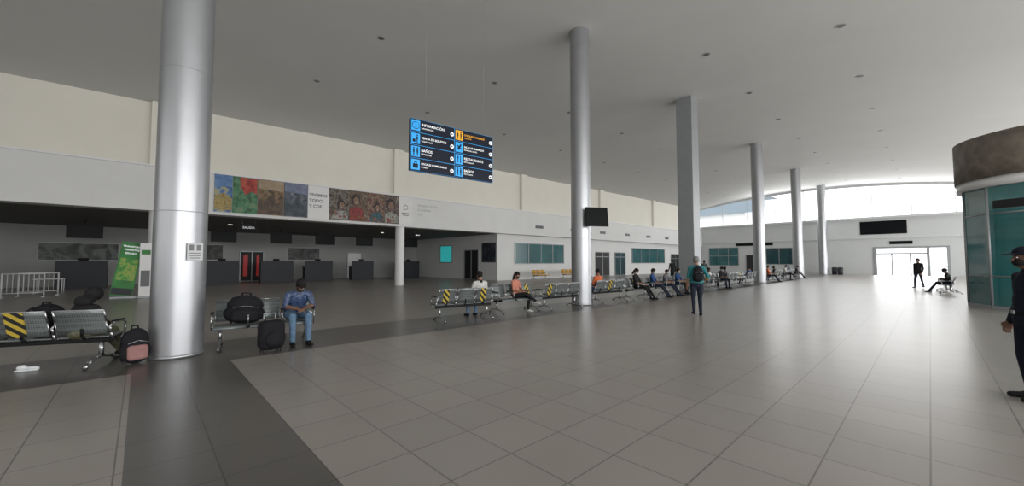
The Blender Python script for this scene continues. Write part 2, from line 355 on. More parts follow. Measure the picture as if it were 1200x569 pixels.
# ---------------------------------------------------------------- mural on fascia
def mural():
    P=[(2.5,3.25,[(.03,.08,.22),(.08,.2,.4),(.35,.38,.3),(.45,.32,.08)],'stadium'),
       (3.25,4.33,[(.02,.07,.03),(.04,.16,.07),(.08,.24,.12),(.16,.24,.13)],'flags'),
       (4.33,5.56,[(.04,.03,.02),(.13,.08,.04),(.24,.15,.07),(.16,.16,.1)],'sunset'),
       (5.56,6.75,[(.03,.04,.06),(.07,.09,.13),(.12,.13,.15),(.2,.22,.24)],'lake'),
       (6.75,7.9,None,'text'),
       (7.9,9.05,[(.02,.015,.012),(.10,.07,.05),(.22,.2,.17),(.04,.03,.02)],'people'),
       (9.05,10.2,[(.06,.02,.02),(.2,.13,.08),(.05,.04,.03),(.28,.23,.18)],'people'),
       (10.2,11.3,[(.03,.05,.03),(.16,.05,.05),(.28,.2,.13),(.05,.04,.03)],'people'),
       (11.3,12.3,[(.02,.02,.03),(.14,.10,.08),(.08,.05,.04),(.35,.31,.28)],'people'),
       (12.3,13.3,None,'logo')]
    skin=picmat('print_skin',[(.14,.07,.045),(.24,.14,.09),(.32,.2,.14)],5,.3); hair=mat('print_hair',(.02,.015,.015),.5)
    for i,(y0,y1,cols,kind) in enumerate(P):
        e=empty('wall_print',(-24,y0,4.05)); w=y1-y0; h=1.88
        m=picmat('print_%d'%i,cols,3.6,.4) if cols else M['white']
        MB().b2(0,.04,.01 if kind!='people' else 0,w-(.01 if kind!='people' else 0),0,h,m).obj('printed_panel',e)
        b=MB()
        if kind=='stadium':
            b.poly([(.045,.02,.1),(.045,w-.02,.1),(.045,w-.02,.7),(.045,w*.5,.95),(.045,.02,.8)],picmat('print_yellow',[(.2,.12,.03),(.42,.32,.1),(.25,.2,.1)],6,.5))
            b.poly([(.044,.02,1.2),(.044,w-.02,1.3),(.044,w-.02,1.85),(.044,.02,1.85)],picmat('print_skyblue',[(.06,.16,.38),(.2,.33,.5)],1.5,.5))
        elif kind=='flags':
            r1=picmat('print_red',[(.22,.01,.01),(.42,.04,.03),(.45,.10,.04)],3,.5)
            vs=[(.045,.3,1.83),(.045,w-.03,1.83),(.045,w-.03,1.0),(.045,w*.75,1.15),(.045,w*.5,.95),(.045,w*.3,1.35)]
            b.poly(vs,r1)
        elif kind in('sunset','lake'):
            c=[(.05,.025,.02),(.12,.08,.05)] if kind=='sunset' else [(.02,.035,.05),(.07,.09,.11)]
            pts=[(.045,.02,.05),(.045,w-.02,.05)]+[(.045,w-.02-(w-.04)*k/10,.85+.25*math.sin(k*1.1+i)+.08*math.sin(k*3.7)) for k in range(11)]
            b.poly(pts,picmat('print_mountain_%d'%i,c,4,.3))
            b.poly([(.044,.02,1.35),(.044,w-.02,1.3),(.044,w-.02,1.83),(.044,.02,1.83)],picmat('print_sky_%d'%i,[(.32,.22,.13),(.42,.36,.27)] if kind=='sunset' else [(.13,.16,.26),(.25,.28,.38)],1.5,.2))
        elif kind=='people':
            yy,zz,s=w*(.42,.6,.35,.55)[i%4],(.62,.45,.75,.55)[i%4],(1.7,1.35,1.55,1.2)[i%4]
            cm=random.choice([(.25,.03,.03),(.3,.3,.27),(.03,.10,.13),(.2,.12,.06)])
            b.poly([(.046,max(.03,yy-.42*s),.06),(.046,min(w-.03,yy+.40*s),.06),(.046,min(w-.03,yy+.26*s),zz-.02),(.046,yy+.08*s,zz+.12),(.046,yy-.06*s,zz+.12),(.046,max(.03,yy-.28*s),zz-.02)],picmat('print_cloth_%d'%i,[tuple(q*.4 for q in cm),cm,tuple(min(1,q*1.4) for q in cm)],9,1))
            b.sph((.047,yy-.01,zz+.36*s),(.006,.18*s,.22*s),hair,20); b.sph((.052,yy+.03,zz+.31*s),(.006,.115*s,.165*s),skin,20)
            b.sph((.058,yy+.03,zz+.23*s),(.003,.03*s,.006*s),'twhite',8)
            for q in range(7):
                b.sph((.050,random.uniform(.12,w-.12),random.uniform(.12,.45)),(.004,.08,.07),mat('print_flower_%d_%d'%(i,q),(random.uniform(.1,.32),random.uniform(.03,.12),random.uniform(.02,.08)),.5,var=.5,scale=20),10)
        if kind not in('text','logo'): b.obj('printed_picture',e)
        else:
            b.bm.free()
            lines=('VIVEMOS','TODO','Y CDE') if kind=='text' else ('',)
            for j,t in enumerate(lines):
                if t: mk('lettering',textmesh(t,.24,'ink',bold=.006),e,(.042,w*.06,1.25-j*.32),(math.pi/2,0,math.pi/2))
            if kind=='logo':
                MB().sph((.042,.5,1.15),(.006,.16,.16),'ink',20).sph((.047,.5,1.15),(.006,.12,.12),'white',20).b2(.041,.046,.2,.8,.72,.78,'ink').b2(.041,.046,.28,.72,.60,.65,'ink').obj('printed_emblem',e)
        tag(e,{'text':'white wall print with grey lettering on the fascia','logo':'white wall print with a small grey emblem','people':'wall print collage of smiling people and food','stadium':'blue and yellow wall print of a city scene','flags':'red and green wall print of festive colours','sunset':'orange sunset mountain wall print','lake':'blue mountain lake wall print'}[kind],'poster','fascia wall prints')
    e=empty('wall_lettering',(-24,13.7,4.6)); li=mat('ink_light_grey',(.38,.38,.38),.5)
    for j,t in enumerate(('VIVEMOS TODO','LO DEMAS','CHI')): mk('lettering',textmesh(t,.22,li),e,(.002,0,.75-j*.3),(math.pi/2,0,math.pi/2))
    tag(e,'grey lettering applied to the white fascia beside the prints','lettering')
mural()
# ---------------------------------------------------------------- kiosk
def kiosk():
    e=empty('round_kiosk',(3.22,22.2,0)); R=2.32; n=12; ph=math.radians(8)
    def ring(name,r0,z0,z1,m,seg=n,smooth=False,caps=True):
        b=MB(); b.cyl((0,0,z0),(0,0,z1),r0,m,seg=seg,caps=caps)
        if not smooth:
            bmesh.ops.rotate(b.bm,cent=(0,0,0),matrix=Matrix.Rotation(ph-math.pi/2,3,'Z'),verts=b.bm.verts)
            for f in b.bm.faces: f.smooth=False
        return b.obj(name,e)
    ring('glass_wall',R,.12,4.1,'tealk',caps=False)
    ring('base_skirt',R+.03,0,.12,'frame')
    ring('fascia_band',R+.14,4.1,4.40,'white',48,True)
    ring('roof_drum',R+.18,4.40,5.85,'brown',64,True)
    MB().b2(-.9,.9,-.4,.4,.12,1.15,'framew',bev=.02).b2(-1.0,1.0,-.5,.5,1.15,1.2,'counter').obj('inner_counter',e)
    MB().cyl((0,0,.12),(0,0,4.1),.7,'wallf',seg=24).obj('inner_core',e)
    P=[(R*math.cos(2*math.pi*k/n+ph),R*math.sin(2*math.pi*k/n+ph)) for k in range(n)]
    for p in P: MB().cyl((*p,.1),(*p,4.12),.04,'frame',seg=8).obj('mullion',e)
    for z in (1.1,3.2,):
        b=MB()
        for k in range(n): b.cyl((*P[k],z),(*P[(k+1)%n],z),.025,'frame',seg=6)
        b.obj('transom',e)
    for k in (7,8):
        p=Vector(P[k]);q=Vector(P[(k+1)%n]); d=(q-p).normalized(); o=((p+q)/2).normalized()*.02
        a=p+d*.15+o; c=q-d*.15+o
        MB().poly([(*a,3.35),(*c,3.35),(*c,3.62),(*a,3.62)],'dark').obj('dark_display',e)
    tag(e,'round kiosk with teal glass walls and brown drum roof','kiosk')
kiosk()
# ---------------------------------------------------------------- benches
BC={}
def cached(k,fn):
    if k not in BC: BC[k]=fn()
    return BC[k]
PW=.56
def bench(x,y,yaw,n=3,sm='seat',tapes=(),label='three-seat perforated steel waiting bench with chrome legs',group='waiting benches',sx=1.):
    e=empty('waiting_bench',(x,y,0),yaw); e.scale=(sx,1,1)
    seat=cached(('s',sm),lambda:MB().strip([(.47,.39),(.46,.425),(.42,.445),(.3,.435),(.15,.42),(.04,.42),(0,.435)],.5,.014,sm).mesh('seat'))
    def mkback():
        b=MB(); b.strip([(-.02,.48),(-.045,.56),(-.08,.68),(-.12,.80),(-.15,.86)],.5,.014,sm)
        for sx in (-.245,.245): b.tube([(sx,-.02,.48),(sx,-.08,.68),(sx,-.15,.86)],.010,'chrome',6)
        b.tube([(-.245,-.15,.86),(.245,-.15,.86)],.010,'chrome',6)
        b.tube([(0,.05,.38),(0,-.045,.46),(0,-.05,.56)],.018,'black',6)
        return b.mesh('backrest')
    back=cached(('b',sm),mkback)
    leg=cached('l',lambda:MB().tube([(0,.42,.025),(0,.34,.075),(0,.1,.13),(0,-.1,.13),(0,-.26,.075),(0,-.32,.025)],.022,'chrome',8).cyl((0,.05,.12),(0,.05,.36),.028,'chrome',seg=10).sph((0,.42,.02),(.03,.03,.02),'rubber',8).sph((0,-.32,.02),(.03,.03,.02),'rubber',8).mesh('leg'))
    arm=cached('a',lambda:MB().tube([(0,.05,.36),(0,-.03,.50),(0,-.06,.60),(0,0,.645),(0,.3,.645),(0,.36,.6),(0,.34,.45),(0,.25,.37)],.013,'chrome',6).box((0,.16,.665),(.045,.3,.022),'black',bev=.008).mesh('armrest'))
    beam=cached(('m',n),lambda:MB().b2(-n*PW/2,n*PW/2,.02,.09,.345,.405,'black',bev=.008).mesh('beam'))
    tp=cached('t',lambda:MB().box((-.04,-.085,.67),(.17,.04,.395),'tape',rot=rotx(.32)).mesh('caution_tape'))
    mk('beam',beam,e)
    for i in range(n):
        ox=(i-(n-1)/2)*PW
        mk('seat',seat,e,(ox,0,0)); mk('backrest',back,e,(ox,0,0))
        if i in tapes:
            o=mk('caution_tape',tp,e,(ox,0,0)); o['label']='yellow and black striped distancing tape'
    for i in range(n+1): mk('armrest',arm,e,((i-n/2)*PW,0,0))
    for s in (-1,1): mk('leg',leg,e,(s*(n*PW/2-.12),0,0))
    tag(e,label,'bench',group)
    return e
R=math.radians
lt='steel waiting bench with striped yellow distancing tape'
bench(-9.22,-1.22,R(67),tapes=(1,),label=lt+' beside the column',sx=1.2)
BBX,BBY=-8.93,1.80
bench(BBX,BBY,R(-100),label='steel waiting bench holding a black backpack and seated man',sx=.97)
bench(-8.85,6.55,R(80),tapes=(0,2),label=lt+', under the sign')
bench(-9.2,8.75,R(-95),tapes=(0,),label=lt+', seated woman')
bench(-8.75,10.55,R(84),tapes=(0,),label=lt)
bench(-8.8,13.6,R(82),tapes=(1,),label=lt)
ys_far=[15.6,17.6,19.6,23.6,25.6,27.6,29.6,31.6,36.5,38.6,40.7,42.8,45]
for i,y in enumerate(ys_far):
    bench(-8.8,y,R(-92 if i%2==0 or i in (1,) else 86),tapes=(1,) if i%3==0 else (),label='three-seat perforated steel waiting bench in the central row')
bench(.72,29.6,R(90),label='steel waiting bench beyond the round kiosk')
bench(.62,31.8,R(90),label='steel waiting bench beyond the round kiosk')
bench(-23.1,25.0,R(-90),sm='seaty',label='yellow perforated waiting bench against the white wall',group='yellow benches')
bench(-23.1,28.9,R(-90),sm='seaty',label='yellow perforated waiting bench against the white wall',group='yellow benches')
# ---------------------------------------------------------------- people
def basis(up,fwd=Vector((0,1,0))):
    z=Vector(up).normalized(); x=Vector(fwd).cross(z).normalized(); y=z.cross(x)
    return Matrix((x,y,z)).transposed().to_4x4()
def pose_stand(stride=0.,armL='down',armR='down'):
    J=dict(pel=(0,0,.95),neck=(0,-.015,1.45),head=(0,.02,1.60),hp=0.)
    for s,k in ((-1,'L'),(1,'R')):
        J['sh'+k]=(s*.175,-.01,1.385); J['hip'+k]=(s*.085,0,.92)
        f=stride*s
        J['kn'+k]=(s*.095,.03+f*.55,.50+abs(f)*.03); J['an'+k]=(s*.10,-.02+f,.085+(.04 if f<0 else 0))
        a=armL if k=='L' else armR
        if a=='down': J['el'+k]=(s*.235,-.03-f*.3,1.10); J['wr'+k]=(s*.245,.05-f*.7,.86)
        elif a=='fold': J['el'+k]=(s*.24,.0,1.12); J['wr'+k]=(s*.05,.22,1.14)
        elif a=='hip': J['el'+k]=(s*.30,-.06,1.13); J['wr'+k]=(s*.19,.08,1.0)
    return J
def pose_sit(lean=0.,legs='flat',arms='lap',headpitch=-.3):
    dz=.30*lean
    J=dict(pel=(0,.0,.56),neck=(0,-.07+lean,1.06-dz),head=(0,-.02+lean*1.3,1.205-dz*1.4),hp=headpitch)
    for s,k in ((-1,'L'),(1,'R')):
        J['sh'+k]=(s*.175,-.06+lean*.95,.995-dz); J['hip'+k]=(s*.09,.02,.53)
        J['kn'+k]=(s*.13,.43,.53); J['an'+k]=(s*.13,.46,.085)
        J['el'+k]=(s*.24,.02+lean*.6,.75-dz*.3); J['wr'+k]=(s*.08,.24+lean*.3,.68)
        if arms=='thigh': J['el'+k]=(s*.23,.08+lean*.7,.70); J['wr'+k]=(s*.06,.33+lean*.3,.66)
    if legs=='cross':
        J['knR']=(.05,.43,.60); J['anR']=(-.12,.66,.36)
        J['anL']=(-.12,.40,.085)
    if legs=='out':
        J['anL']=(-.10,.72,.09); J['anR']=(.12,.68,.09)
    return J
def person(x,y,yaw,J,sty,label,h=1.72,vox=.012,z=0.,face=False,group=None):
    V_=lambda k:Vector(J[k])
    P=[]
    def cap(a,r1,b_,r2,t): P.append(('c',Vector(a),r1,Vector(b_),r2,t))
    def ell(c,r,t,rot=Matrix.Identity(4)): P.append(('e',Vector(c),r,rot,0,t))
    pel,neck,head=V_('pel'),V_('neck'),V_('head')
    sp=basis(neck-pel); fat=sty.get('fat',1.)
    shirt='shirt'
    ell(pel.lerp(neck,.66),(.165*max(1,fat*.95),.112*fat,.185),shirt,sp)
    ell(pel.lerp(neck,.33),(.148*fat,.115*fat,.17),shirt,sp)
    ell(pel.lerp(neck,.10),(.162*fat,.122*fat,.11),shirt if sty.get('untuck',True) else 'pants',sp)
    ell(pel+Vector((0,0,-.03)),(.158*fat,.12*fat,.115),'pants',sp if neck.z-pel.z>.45 and abs(neck.y-pel.y)<.12 else Matrix.Identity(4))
    cap(neck-(head-neck)*.35,.058,head-(head-neck)*.25,.052,'skin')
    hr=Matrix.Rotation(J.get('hp',0),4,'X'); hr=Matrix.Rotation(J.get('hy',0),4,'Z')@hr
    H=lambda v:head+(hr@Vector(v))
    ell(H((0,-.008,.022)),(.076,.094,.098),'skin',hr); ell(H((0,.018,-.045)),(.056,.068,.075),'skin',hr)
    cap(H((0,.085,.008)),.009,H((0,.10,-.022)),.014,'skin')
    for s in (-1,1): ell(H((s*.077,-.005,-.005)),(.012,.022,.032),'skin',hr)
    fr=.0095 if vox<.01 else .012
    for s,k in ((-1,'L'),(1,'R')):
        sh,el,wr=V_('sh'+k),V_('el'+k),V_('wr'+k)
        cap(neck+(sh-neck)*.25-Vector((0,0,.03)),.066,sh,.062,shirt)
        cap(sh,.062,el,.046,shirt); cap(el,.046 if sty.get('long') else .041,wr,.036 if sty.get('long') else .028,'shirt' if sty.get('long') else 'skin')
        hp_,kn,an=V_('hip'+k),V_('kn'+k),V_('an'+k)
        cap(hp_,.088*fat,kn,.062,'pants'); cap(kn,.062,an+Vector((0,0,.02)),.046,'pants')
        cap(an+Vector((0,-.035,-.04)),.042,an+Vector((0,.05,-.04)),.042,'shoe'); cap(an+Vector((0,.05,-.045)),.04,an+Vector((s*.015,.16,-.052)),.032,'shoe')
        d=(wr-el).normalized(); nrm=Vector((-s*1.,0,0)) if abs(d.z)>.7 else Vector((0,0,-1))
        lat=d.cross(nrm).normalized(); nrm=lat.cross(d).normalized()
        if lat.y<0 and abs(d.z)>.7: lat=-lat
        if abs(d.z)<=.7 and lat.x*(-s)<0: lat=-lat
        pb=wr+d*.01; pc=wr+d*.085
        for o in (-.03,-.01,.01,.03): cap(pb+lat*o*.6,.018,pc+lat*o,.0135,'skin')
        for o,L in ((-.031,.058),(-.0105,.072),(.0105,.078),(.031,.07)):
            a=pc+lat*o; m1=a+(d*.9+nrm*.35).normalized()*L*.5; m2=m1+(d*.55+nrm*.8).normalized()*L*.5
            cap(a,fr,m1,fr*.95,'skin'); cap(m1,fr*.95,m2,fr*.85,'skin')
        a=pb+lat*.022+d*.015; m1=a+(d*.6+lat*.8).normalized()*.042; m2=m1+(d*.9+nrm*.3).normalized()*.03
        cap(a,fr*1.2,m1,fr*1.1,'skin'); cap(m1,fr*1.1,m2,fr*.9,'skin')
    b=MB(); g='black'
    for p in P:
        if p[0]=='c':
            b.sph(p[1],p[2],g,10); b.sph(p[3],p[4],g,10); b.cyl(p[1],p[3],p[2],g,r2=p[4],seg=10)
        else: b.sph(p[1],p[2],g,16,rot=p[3])
    me=b.mesh('tmp'); o=bpy.data.objects.new('tmp',me); COL.objects.link(o)
    md=o.modifiers.new('r','REMESH'); md.mode='VOXEL'; md.voxel_size=vox; md.use_smooth_shade=True
    ms=o.modifiers.new('s','SMOOTH'); ms.factor=.5; ms.iterations=2
    bpy.context.view_layer.update()
    nm=bpy.data.meshes.new_from_object(o.evaluated_get(bpy.context.evaluated_depsgraph_get()))
    bpy.data.objects.remove(o)
    nm.materials.clear(); tags=['skin','shirt','pants','shoe']
    for t in tags: nm.materials.append(sty[t])
    nf=len(nm.polygons); C=np.zeros(nf*3,dtype=np.float32); nm.polygons.foreach_get('center',C); C=C.reshape(-1,3).astype(float)
    best=np.full(nf,1e9); idx=np.zeros(nf,dtype=np.int32)
    for p in P:
        if p[0]=='c':
            a=np.array(p[1]);bb=np.array(p[3]);d=bb-a;L=max(1e-9,d@d); t=np.clip((C-a)@d/L,0,1)
            dist=np.linalg.norm(C-(a+t[:,None]*d),axis=1)-(p[2]+(p[4]-p[2])*t)
        else:
            Rm=np.array(p[3].to_3x3()); q=(C-np.array(p[1]))@Rm/np.array(p[2]); n_=np.linalg.norm(q,axis=1); dist=(n_-1)*min(p[2])
        ti=tags.index(p[5]); k=dist<best; best[k]=dist[k]; idx[k]=ti
    nm.polygons.foreach_set('material_index',idx); nm.polygons.foreach_set('use_smooth',[True]*nf)
    body=mk('person',nm); body.name='person'
    body.location=(x,y,z); body.rotation_euler=(0,0,yaw); s=h/1.72; body.scale=(s,s,s)
    if sty.get('hair') is not None:
        b=MB(); b.sph((0,-.014,.034),(.084,.104,.102),sty['hair'],24)
        dele=[f for f in b.bm.faces if (lambda c:(c.y>.035 and c.z<.06) or c.z<(-.05 if c.y<0 else .0) )(f.calc_center_median())]
        if not sty.get('hood'): bmesh.ops.delete(b.bm,geom=dele,context='FACES')
        else: b.sph((0,-.03,-.06),(.075,.08,.09),sty['hair'],20).sph((0,-.06,-.12),(.10,.09,.09),sty['hair'],20)
        if sty.get('longhair'): b.sph((0,-.075,-.07),(.085,.045,.16),sty['hair'],16)
        ho=b.obj('hair' if not sty.get('hood') else 'hood',body,head)
        if sty.get('hood'): ho.matrix_local=Matrix.Translation(head)@hr@Matrix.Diagonal((1.3,1.2,1.2,1))
        else:
            ho.matrix_local=Matrix.Translation(head)@hr
            sm=ho.modifiers.new('s','SOLIDIFY'); sm.thickness=.008; sm.offset=0
    def att(b,name): q=b.obj(name,body); q.matrix_local=Matrix.Translation(head)@hr; return q
    if face:
        for s_ in (-1,1):
            att(MB().sph((s_*.03,.077,.008),(.013,.010,.007),'white',10).sph((s_*.03,.086,.008),(.006,.004,.006),'black',8),'eye')
            att(MB().box((s_*.03,.082,.03),(.032,.01,.006),'black'),'eyebrow')
        if not sty.get('mask'): att(MB().sph((0,.081,-.065),(.022,.006,.006),mat('lip',(.3,.1,.09),.5),8),'mouth')
    if sty.get('mask') is not None:
        b=MB(); b.sph((0,.028,-.045),(.063,.075,.056),sty['mask'],20)
        bmesh.ops.delete(b.bm,geom=[f for f in b.bm.faces if f.calc_center_median().y<.03],context='FACES')
        for s_ in (-1,1): b.tube([(s_*.058,.04,-.03),(s_*.078,-.01,.0)],.002,sty['mask'],5)
        att(b,'face_mask')
    if sty.get('cap') is not None:
        b=MB(); b.sph((0,-.01,.055),(.09,.108,.085),sty['cap'],24)
        bmesh.ops.delete(b.bm,geom=[f for f in b.bm.faces if f.calc_center_median().z<.045],context='FACES')
        b.box((0,.125,.048),(.14,.09,.008),sty['cap'],rot=rotx(-.15),bev=.003)
        b.cyl((0,-.01,.04),(0,-.01,.062),.093,sty['cap'],seg=24,caps=False)
        att(b,'cap')
    if sty.get('belt'):
        b=MB(); b.cyl((0,0,.965),(0,0,1.005),.165,'black',seg=32)
        for v in b.bm.verts: v.co.y*=.82
        b.box((-.165,0,.93),(.05,.09,.16),'black',bev=.01); b.box((.165,0,.93),(.05,.09,.16),'black',bev=.01); b.box((0,.14,.985),(.05,.015,.04),'chrome')
        b.obj('duty_belt',body)
    if sty.get('collar') is not None:
        b=MB(); b.cyl(neck-Vector((0,0,.045)),neck+Vector((0,0,.03)),.078,sty['collar'],r2=.062,seg=20,caps=False); q=b.obj('collar',body)
    tag(body,label,'person',group)
    return body
cl=lambda n,c,v=.12,r=.8:mat(n,c,r,var=v,scale=12,bump=.15,spec=.25)
SK=cl('skin_tan',(.28,.15,.095),.06,.5); SKD=cl('skin_brown',(.15,.08,.054),.06,.5); HB=cl('hair_black',(.012,.01,.01)); HG=cl('hair_grey',(.2,.195,.19))
BLK=cl('cloth_black',(.011,.011,.013)); NAV=cl('cloth_navy',(.007,.010,.020)); JEAN=cl('denim_blue',(.10,.17,.26),.2); JD=cl('denim_dark',(.015,.02,.034),.2)
FLORAL=picmat('floral_blue_shirt',[(.006,.014,.05),(.01,.03,.12),(.09,.13,.2),(.008,.02,.07)],28,1.)
TEAL=cl('cloth_teal',(.03,.17,.18)); ORG=cl('cloth_orange',(.6,.14,.05)); PEACH=cl('cloth_peach',(.5,.2,.14)); WHT=cl('cloth_white',(.5,.5,.48)); GRY=cl('cloth_grey',(.12,.12,.13)); BLU=cl('cloth_blue',(.02,.06,.17))
CAMO=picmat('camouflage_cloth',[(.03,.035,.02),(.12,.11,.07),(.05,.06,.03),(.16,.14,.1)],14,.5)
MSK=cl('mask_blue',(.35,.5,.6)); MSKB=cl('mask_black',(.015,.015,.015))
def S(shirt,pants,skin=SK,shoe=BLK,**k): d=dict(shirt=shirt,pants=pants,skin=skin,shoe=shoe,hair=HB); d.update(k); return d
def seatpos(bx,by,yaw,off):
    return bx+math.cos(yaw)*off-math.sin(yaw)*.10, by+math.sin(yaw)*off+math.cos(yaw)*.10
person(.78,7.50,R(110),pose_stand(),S(NAV,NAV,SKD,long=True,cap=NAV,mask=MSKB,belt=True,untuck=False,fat=1.12,collar=NAV),'security guard in navy uniform and cap standing upright',1.76,.0075,face=True)
person(-4.76,12.0,R(34),pose_stand(.05,armR='hip',armL='down'),S(TEAL,JD,SK,hair=HG,collar=TEAL,fat=1.2),'grey-haired man in teal top and dark jeans standing with backpack',1.74,.009,face=True)
person(-.5,34.2,R(150),pose_stand(.17),S(BLK,JD,SKD,long=True),'person in dark clothes walking across the hall',1.78,.014)
px,py=seatpos(BBX,BBY,R(-100),-.50)
person(px,py,R(-92),pose_sit(.32,'flat','thigh',-.9),S(FLORAL,JEAN,SKD,shoe=BLK,fat=1.2,mask=MSKB,collar=FLORAL),'man in blue floral shirt and jeans sitting with bowed head',1.82,.0085,face=True)
px,py=seatpos(-9.22,-1.22,R(67),.56)
person(px,py,R(40),pose_sit(.16,'out','thigh',-.6),S(BLK,CAMO,SKD,long=True,hood=True,fat=1.35,hair=BLK),'hunched person in black hooded jacket and camouflage trousers',1.58,.010)
px,py=seatpos(-8.85,6.55,R(80),.50)
person(px,py,R(80),pose_sit(0,'flat'),S(WHT,JEAN,SK,hair=HB,collar=BLK),'person with black hair and light top sitting facing away',1.7,.012)
px,py=seatpos(-9.2,8.75,R(-95),0)
person(px,py,R(-72),pose_sit(.05,'cross'),S(PEACH,BLK,SK,longhair=True,mask=MSKB,shoe=WHT),'woman in peach top and black trousers with crossed legs',1.66,.011,face=True)
px,py=seatpos(-8.8,13.6,R(82),-.56)
person(px,py,R(82),pose_sit(0),S(ORG,JEAN),'person in orange shirt sitting facing away',1.68,.014)
lst=[(15.6,-92,0,BLK,BLK,'woman in black clothes sitting with long dark hair'),(17.6,-92,.56,BLU,JD,'person in blue shirt sitting on the bench'),(17.6,-92,-.56,GRY,JD,'person in grey top sitting on the bench'),
(19.6,-92,.0,BLU,BLK,'man in blue shirt sitting on the bench'),(23.6,86,.56,WHT,JD,'person in white top sitting facing away'),(25.6,-92,0,BLK,JD,'person in black top sitting on the bench'),(27.6,86,-.56,GRY,BLK,'person in grey top sitting facing away'),
(31.6,86,0,BLU,JD,'person in blue top sitting facing away'),(36.5,-92,.56,ORG,JD,'person in orange top sitting on the bench'),(38.6,86,0,BLK,JEAN,'person in black top and jeans sitting facing away'),(40.7,-92,0,WHT,BLK,'person in white top sitting on the bench'),(42.8,86,.56,BLU,JD,'person in blue top sitting facing away'),(45,-92,0,BLK,BLK,'person in black clothes sitting on the bench')]
for y,yw,off,a,c,lab in lst:
    px,py=seatpos(-8.8,y,R(yw),off)
    person(px,py,R(yw+random.uniform(-18,18)),pose_sit(random.choice([0,.05,.12,.22]),random.choice(['flat','out','cross']),random.choice(['lap','thigh']),random.uniform(-.7,0)),S(a,c,random.choice([SK,SKD]),longhair='woman' in lab,mask=MSK if yw<0 else None,long=random.random()<.5),lab,random.uniform(1.58,1.75),.015,group='seated travellers')
person(-13.4,29.3,R(60),pose_stand(.08),S(BLK,BLK,SKD,long=True),'person in black standing behind the benches',1.75,.016)
person(-11.9,31.5,R(10),pose_stand(.05),S(GRY,BLK,SKD,long=True),'person in grey standing behind the benches',1.7,.016)
px,py=seatpos(.72,29.6,R(90),.3)
person(px,py,R(90),pose_sit(.12,'out'),S(BLK,JD,SKD),'person in dark clothes sitting beyond the kiosk',1.66,.015)
# ---------------------------------------------------------------- bags
def backpack(loc,rot,m1,m2=None,s=(1,1,1),label='',straps=True):
    e=empty('backpack',loc); e.rotation_euler=rot; e.scale=s; m2=m2 or m1
    b=MB(); b.sph((0,0,.17),(.165,.11,.17),m1,20); b.sph((0,0,.31),(.145,.095,.17),m1,20); b.box((0,0,.2),(.27,.16,.36),m1,bev=.075,seg=4)
    b.obj('bag_body',e)
    b=MB(); b.box((0,.08,.15),(.22,.10,.20),m2,bev=.045,seg=4); b.obj('front_pocket',e)
    b=MB(); b.tube([(-.10,.10,.28),(0,.115,.31),(.10,.10,.28)],.004,'chrome',6); b.obj('zipper',e)
    MB().tube([(-.04,-.05,.45),(-.03,-.05,.51),(.03,-.05,.51),(.04,-.05,.45)],.009,m1,6).obj('top_handle',e)
    if straps:
        for k in (-1,1): MB().tube([(k*.09,-.08,.42),(k*.11,-.14,.36),(k*.12,-.15,.2),(k*.12,-.08,.05)],.014,m1,6).obj('shoulder_strap',e)
    tag(e,label,'backpack'); return e
px,py=seatpos(BBX,BBY,R(-100),.36)
backpack((px+.05,py,.44),(0,R(-5),R(-95)),M['canvas'],s=(2.0,1.6,1.10),label='bulky black backpack filling the steel bench seat')
pink=cl('pink_nylon',(.28,.15,.14))
backpack((-8.62,-.01,0.0),(R(4),0,R(-72)),M['canvas'],pink,s=(1.15,.9,1.15),label='black backpack with pink front pocket on the floor')
backpack((-9.52,-1.05,.44),(R(4),R(8),R(60)),M['canvas'],s=(1.5,1.3,1.05),label='bulky black travel bag resting on the bench seat')
yw=R(34); bx,by=-4.76+math.sin(yw)*.22,12.0-math.cos(yw)*.22
backpack((bx,by,1.0),(0,0,yw+math.pi),M['canvas'],s=(.95,.95,.95),label='black backpack worn by the standing man')
def suitcase(x,y,yaw):
    e=empty('suitcase',(x,y,0),yaw); e.scale=(1.05,1,.92)
    b=MB(); b.box((0,0,.32),(.40,.26,.56),'canvas',bev=.11,seg=5); b.sph((0,.02,.25),(.215,.16,.22),'canvas',20); b.obj('case_body',e)
    MB().sph((0,.15,.25),(.15,.06,.15),'canvas',16).obj('front_pocket',e)
    MB().tube([(-.09,-.09,.57),(-.09,-.09,.72),(.09,-.09,.72),(.09,-.09,.57)],.009,'frame',6).obj('telescopic_handle',e)
    for sx in (-.13,.13):
        for sy in (-.07,.07): MB().cyl((sx-.012,sy,.028),(sx+.012,sy,.028),.028,'rubber',seg=12).obj('wheel',e)
    tag(e,'black soft-sided rolling bag standing before the bench','suitcase')
suitcase(-8.12,1.74,R(-80))
def shoe(x,y,yaw):
    e=empty('shoe',(x,y,0),yaw); e.scale=(.8,.85,.8)
    MB().box((0,0,.014),(.10,.29,.028),'framew',bev=.012).obj('sole',e)
    b=MB(); b.sph((0,.06,.045),(.046,.09,.035),'framew',14); b.sph((0,-.06,.06),(.042,.075,.05),'framew',14); b.cyl((0,-.065,.06),(0,-.065,.115),.038,'framew',r2=.036,seg=14,caps=False); b.obj('upper',e)
    MB().cyl((0,-.065,.112),(0,-.065,.117),.033,'dark',seg=14).obj('opening',e)
    b=MB()
    for k in range(4): b.tube([(-.022,.0+k*.022,.083-k*.006),(.022,.0+k*.022,.083-k*.006)],.003,'ink',5)
    b.obj('laces',e)
    tag(e,'single white sneaker lying on the floor under the bench','shoe')
shoe(-9.12,-1.16,R(-15))
